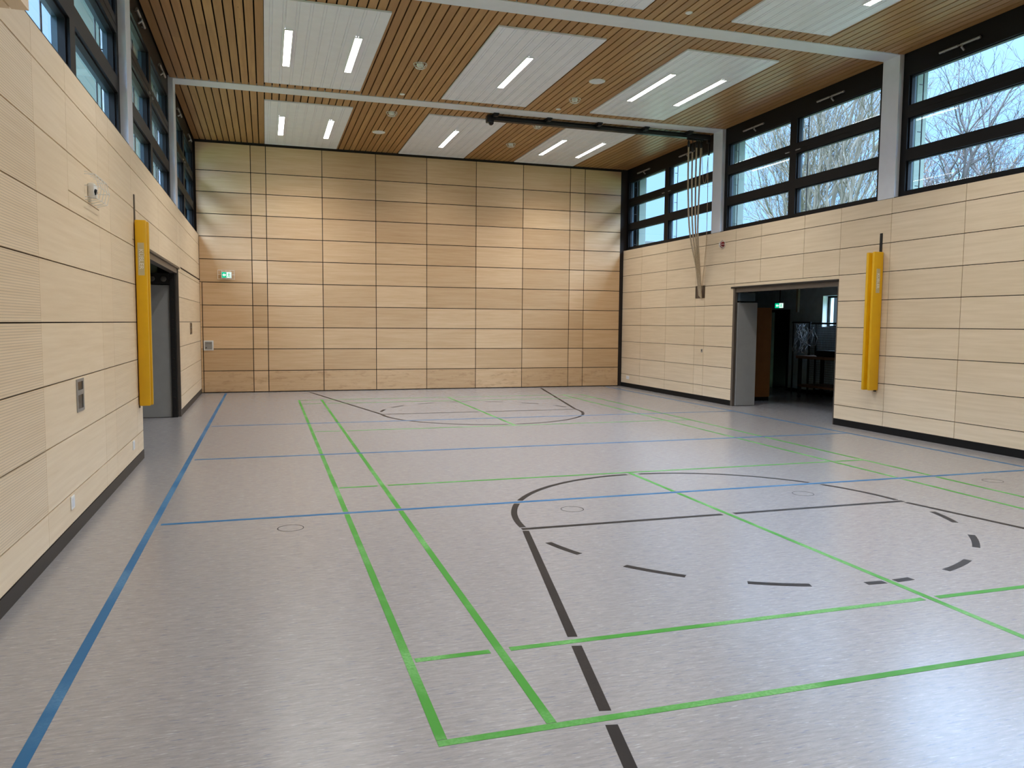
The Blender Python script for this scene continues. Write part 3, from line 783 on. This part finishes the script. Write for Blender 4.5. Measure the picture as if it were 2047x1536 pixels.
# guarded motion sensor on the left wall
o = thing('motion_sensor', 'white sensor with dark lens behind wire guard high on the left wall', 'sensor', (XL, 7.2, 2.6))
m = MB(); m.cbox(XL+0.0005, XL+0.05, 7.10, 7.24, 2.55, 2.66, 0.012); m.build('sensor_body', M_whitepl, o, True)
m = MB(); m.lathe([(0.026, 0), (0.024, 0.012), (0.012, 0.02)], (0.8, -0.6, -0.1), (XL+0.045, 7.13, 2.59), 16); m.build('lens', M_dark, o, True)
m = MB()
Y0, Y1, Z0, Z1, D = 7.00, 7.46, 2.51, 2.73, 0.10
for k in range(5):
    yy = Y0+(Y1-Y0)*k/4; m.tube([(XL+0.002, yy, Z0), (XL+D*.8, yy, Z0+0.02), (XL+D, yy, (Z0+Z1)/2), (XL+D*.8, yy, Z1-0.02), (XL+0.002, yy, Z1)], 0.003, 5)
for zz, dd in ((Z0+0.02, D*.8), ((Z0+Z1)/2, D), (Z1-0.02, D*.8)): m.tube([(XL+0.002, Y0-0.01, zz), (XL+dd, Y0, zz), (XL+dd, Y1, zz), (XL+0.002, Y1+0.01, zz)], 0.003, 5)
m.build('wire_guard', M_whitepl, o, True)
# back wall: escape sign and switch box
sg = thing('exit_sign', 'green glowing escape sign in a wire guard on the back wall', 'exit sign', (-0.8, YB, 2.55))
m = MB(); m.cbox(-0.905, -0.690, YB-0.045, YB-0.0005, 2.485, 2.625, 0.004); m.build('sign_box', M_whitepl, sg)
pictogram(YB-0.046, -0.895, -0.70, 2.497, 2.615, sg)
m = MB(); yg = YB-0.085
for zz in (2.465, 2.56, 2.655): m.tube([(-0.975, YB-0.001, zz), (-0.97, yg, zz), (-0.635, yg, zz), (-0.63, YB-0.001, zz)], 0.0035, 5)
for k in range(5): xx = -0.97+0.335*k/4; m.tube([(xx, YB-0.001, 2.468), (xx, yg, 2.472), (xx, yg, 2.648), (xx, YB-0.001, 2.652)], 0.0035, 5)
m.build('wire_guard', M_whitepl, sg, True)
sw = thing('switch_box', 'small grey flap box in white frame on back wall left corner', 'switch box', (-1.19, YB, 1.03))
m = MB(); m.cbox(-1.288, -1.09, YB-0.012, YB-0.0005, 0.924, 1.141, 0.004); m.build('frame', M_whitepl, sw)
m = MB(); m.cbox(-1.262, -1.116, YB-0.02, YB-0.0122, 0.95, 1.115, 0.004); fl = m.build('flap', M_alu, sw)
m = MB(); m.lathe([(0.012, 0), (0.010, 0.006)], (0, -1, 0), (-1.238, YB-0.02, 0.985), 12); m.build('lock', M_dark, fl)
m = MB(); m.box(-1.245, -1.13, YB-0.0206, YB-0.0199, 1.075, 1.079); m.build('hinge_line', M_dark, fl)
# siren
o = thing('alarm_siren', 'round red alarm siren in a wire guard on the right wall', 'siren', (XR, 13.65, 3.146))
m = MB(); m.lathe([(0.058, 0.0005), (0.058, 0.03), (0.05, 0.05), (0.02, 0.058)], (-1, 0, 0), (XR, 13.65, 3.146), 22); m.build('siren_body', M_red, o, True)
m = MB()
m.tube([(XR-0.004, 13.65+0.085*math.cos(t*math.pi/12), 3.146+0.085*math.sin(t*math.pi/12)) for t in range(25)], 0.0035, 5)
for k in range(4):
    c, s = math.cos(k*math.pi/4), math.sin(k*math.pi/4)
    m.tube([(XR-0.002-0.075*math.sin(a), 13.65+0.085*c*math.cos(a), 3.146+0.085*s*math.cos(a)) for a in [math.pi*i/10 for i in range(11)]], 0.0032, 5)
m.build('wire_guard', M_whitepl, o, True)
# rope hook recess and key plate
m = MB(); y0, y1, z0, z1 = 14.29, 14.64, 2.12, 2.37
m.box(XR+0.012, XR+0.0184, y0, y1, z0, z1); m.box(XR+0.0005, XR+0.012, y0, y0+0.006, z0, z1); m.box(XR+0.0005, XR+0.012, y1-0.006, y1, z0, z1); m.box(XR+0.0005, XR+0.012, y0+.006, y1-.006, z0, z0+0.006); m.box(XR+0.0005, XR+0.012, y0+.006, y1-.006, z1-0.006, z1)
tag(m.build('rope_recess', M_darkbrown), 'square brown recess in the right wall where the ropes are hooked', 'wall recess')
o = thing('key_plate', 'tiny grey key plate on the right wall below the rope recess', 'key plate', (XR, 14.33, 1.036))
m = MB(); m.cbox(XR-0.005, XR-0.0005, 14.30, 14.36, 1.0, 1.07, 0.002); m.build('plate', M_alu, o)
m = MB(); m.lathe([(0.011, 0), (0.010, 0.003)], (-1, 0, 0), (XR-0.005, 14.33, 1.04), 12); m.build('lock', M_dark, o)

# ------------------------------------------------------------------ climbing ropes on their ceiling rail
YT = 14.24
o = thing('rope_track', 'long black climbing rope rail clamped under the ceiling beam', 'rail', (6.3, YT, 5.3))
m = MB(); m.box(3.99, 8.58, YT-0.05, YT-0.012, 5.285, 5.36); m.box(3.99, 8.58, YT+0.012, YT+0.05, 5.285, 5.36); m.box(3.99, 8.58, YT-0.05, YT+0.05, 5.345, 5.375); m.build('track_profile', M_rail, o)
for x in (4.07, 5.10, 6.12, 7.11, 8.07):
    m = MB(); m.box(x-0.05, x+0.05, YT-0.20, YT+0.06, 5.362, 5.386); m.box(x-0.035, x+0.035, YT-0.19, YT-0.06, 5.33, 5.364); m.build('clamp', M_rail, o)
m = MB(); m.cbox(3.93, 4.06, YT-0.06, YT+0.06, 5.25, 5.38, 0.01); m.lathe([(0.045, -0.02), (0.045, 0.02)], (0, 1, 0), (4.02, YT, 5.25), 16); m.build('end_pulley', M_rail, o)
m = MB(); m.box(8.54, 8.60, YT-0.04, YT+0.02, 5.22, 5.34); m.box(8.575, 8.60, YT-0.025, YT+0.005, 4.98, 5.22); m.build('end_bracket', M_rail, o)
hook = Vector((XR-0.03, 14.40, 2.17))
tops = [(8.13, 5.14), (8.22, 5.05), (8.31, 5.14), (8.41, 5.14)]
mids = [[(8.16, 4.35), (8.24, 3.45), (8.42, 2.75)], [(8.245, 4.35), (8.31, 3.45), (8.45, 2.75)], [(8.33, 4.35), (8.375, 3.45), (8.475, 2.75)], [(8.415, 4.35), (8.425, 3.45), (8.50, 2.75)]]
names = ['leftmost', 'second from left', 'third from left', 'rightmost']
def spline(pts, n=8):
    out = []; P = [pts[0]]+pts+[pts[-1]]
    for i in range(1, len(P)-2):
        for k in range(n):
            t = k/n; a, b, c, d = (Vector(P[i+j]) for j in (-1, 0, 1, 2))
            out.append(0.5*((2*b)+(-a+c)*t+(2*a-5*b+4*c-d)*t*t+(-a+3*b-3*c+d)*t**3))
    out.append(Vector(pts[-1])); return out
for i in range(4):
    xt, zt = tops[i]
    o = thing('climbing_rope', 'natural climbing rope hanging from the rail, %s of the four' % names[i], 'rope', (xt, YT, zt), 'climbing ropes gathered at the right wall')
    hz = hook + Vector((0, -0.03*i+0.04, -0.02*i))
    pts = [(xt, YT, zt)] + [(x, YT+0.01+0.10*(5.1-z)/3, z) for x, z in mids[i]] + [tuple(hz)]
    m = MB(); m.tube(spline(pts), 0.0165, 10); m.build('rope', M_rope, o, True)
    m = MB(); m.lathe([(0.014, 0), (0.026, 0.02), (0.026, 0.10), (0.012, 0.13)], (0, 0, 1), (xt, YT, zt-0.03), 12); m.build('rope_ferrule', M_rail, o, True)
    m = MB(); m.tube([(xt, YT, zt+0.09), (xt, YT, 5.30)], 0.009, 8)
    m.lathe([(0.026, -0.008), (0.026, 0.008)], (0, 1, 0), (xt-0.02, YT, 5.275), 12); m.lathe([(0.026, -0.008), (0.026, 0.008)], (0, 1, 0), (xt+0.03, YT, 5.275), 12)
    m.build('trolley', M_rail, o)
m = MB()
m.tube(spline([(8.43, YT, 5.22), (8.44, YT, 4.95), (8.47, YT, 4.55), (8.51, YT, 4.42), (8.55, YT, 4.55), (8.575, YT, 4.95)]), 0.005, 6)
m.tube(spline([(8.575, YT, 4.95), (8.59, YT, 4.2), (8.592, 14.24, 3.4), (8.590, 14.27, 3.0), (8.585, 14.36, 2.3), tuple(hook)]), 0.006, 6)
tag(m.build('pull_cord', M_rope, None, True), 'thin pull cord looping beside the ropes and down to the recess', 'cord')

# wooden box housing at the near left, above the ledge
m = MB()
for a, b in ((XL+0.002, -1.14), (-1.133, -1.06)): m.box(a, b, 1.2, 4.4, 3.036, 3.07)
m.box(-1.08, -1.06, 1.2, 4.4, 3.071, 3.9); m.box(XL+0.002, -1.081, 4.38, 4.4, 3.071, 3.9); m.box(XL+0.002, -1.081, 1.2, 1.22, 3.071, 3.9); m.box(XL+0.002, -1.06, 1.2, 4.4, 3.901, 3.93)
tag(m.build('wooden_housing', M_birch_l), 'light wooden box housing jutting from the left wall at the top corner', 'housing')

# ------------------------------------------------------------------ outside
m = MB(); m.box(-60, 120, -40, 140, -0.6, -0.2); tag(m.build('ground_outside', M_grass), 'winter grass outside the hall', 'ground', kind='structure')
# annex wall seen through the left windows
def tree(name, loc, height, stems, spread, mat, label, seed, dens=(9, 7, 5), upright=0.75, twig=0.006, tr=0.13, side=0.50, rise=0.0):
    R = random.Random(seed); m = MB()
    def rv(s): return Vector((R.gauss(0, s), R.gauss(0, s), R.gauss(0, s)))
    def branch(p, d, L, r, lev):
        n = 6 if lev < 2 else 4; pts = [p.copy()]; rs = [r]; q = p.copy(); dd = d.copy()
        for i in range(n):
            dd = (dd + rv(0.10 if lev == 0 else 0.16) + Vector((0, 0, 0.06*upright))).normalized()
            q = q + dd*(L/n); pts.append(q.copy()); rs.append(max(twig*0.6, r*(1-0.66*(i+1)/n)))
        m.tube(pts, rs, 6 if lev == 0 else (4 if lev == 1 else 3), False)
        if lev >= len(dens): return
        k = dens[lev]
        for j in range(k):
            t = 0.25+0.75*(j+R.random())/k; i = min(n-1, int(t*n)); f = t*n-i
            bp = pts[i].lerp(pts[i+1], min(1, f)); br = rs[i]
            ax = (pts[i+1]-pts[i]).normalized(); sv = ax.cross(rv(1)).normalized()
            bd = (ax*upright + sv*(1-upright*0.35)*0.9 + Vector((0, 0, rise))).normalized()
            branch(bp, bd, L*(side if lev == 0 else 0.55)*(1.15-0.55*t)*R.uniform(0.8, 1.15), max(twig, br*0.5), lev+1)
        for j in (-1, 1):                # the branch forks at its tip
            sd = dd.cross(rv(1)).normalized()
            branch(pts[-1], (dd+sd*0.38*j).normalized(), L*0.40*R.uniform(0.8, 1.1), max(twig, rs[-1]*0.8), lev+1)
    base = Vector(loc)
    for s in range(stems):
        a = 2*math.pi*s/stems+R.random(); lean = spread*R.uniform(0.4, 1.0) if stems > 1 else 0.03
        d = Vector((math.cos(a)*lean, math.sin(a)*lean, 1)).normalized()
        branch(base+Vector((math.cos(a)*0.12*(stems > 1), math.sin(a)*0.12*(stems > 1), 0)), d, height*R.uniform(0.85, 1.0), tr, 0)
    return tag(m.build(name, mat, None, False, False), label, 'tree', 'bare trees outside the right windows')
tree('bare_tree', (20.3, 25.2, -0.2), 11.5, 6, 0.26, M_bark, 'dense bare upright tree behind the middle right window, right half', 11, (10, 7, 5), 0.8, 0.007, 0.13, 0.50, 0.5)
tree('bare_tree', (20.8, 27.3, -0.2), 9.2, 4, 0.13, M_bark, 'bare tree spreading behind the left half of middle right window', 12, (9, 7, 4), 0.85, 0.007, 0.10, 0.44, 0.55)
tree('bare_tree', (20.0, 19.2, -0.2), 6.9, 3, 0.17, M_bark2, 'thin bare tree in the nearest right window, left of the forked one', 21, (9, 7, 4), 0.75, 0.006, 0.15)
tree('bare_tree', (20.5, 17.9, -0.2), 7.2, 2, 0.16, M_bark2, 'forked bare tree at the right edge of the nearest right window', 24, (8, 6, 4), 0.75, 0.006, 0.12)
tree('leafy_shrub', (21.0, 20.9, -0.2), 5.6, 5, 0.16, M_leaf, 'rusty brown bush low in the nearest right window', 15, (7, 6, 4), 0.8, 0.008, 0.05)
h = thing('house', 'grey flat building far off in the rearmost right window', 'house', (36, 75, -0.2))
m = MB(); m.box(35, 42, 71.2, 80, -0.2, 9.4); m.build('wall', M_house, h)
m = MB(); m.box(34.8, 42.2, 71.0, 80.2, 9.4, 9.8); m.build('roof', M_mesh, h)
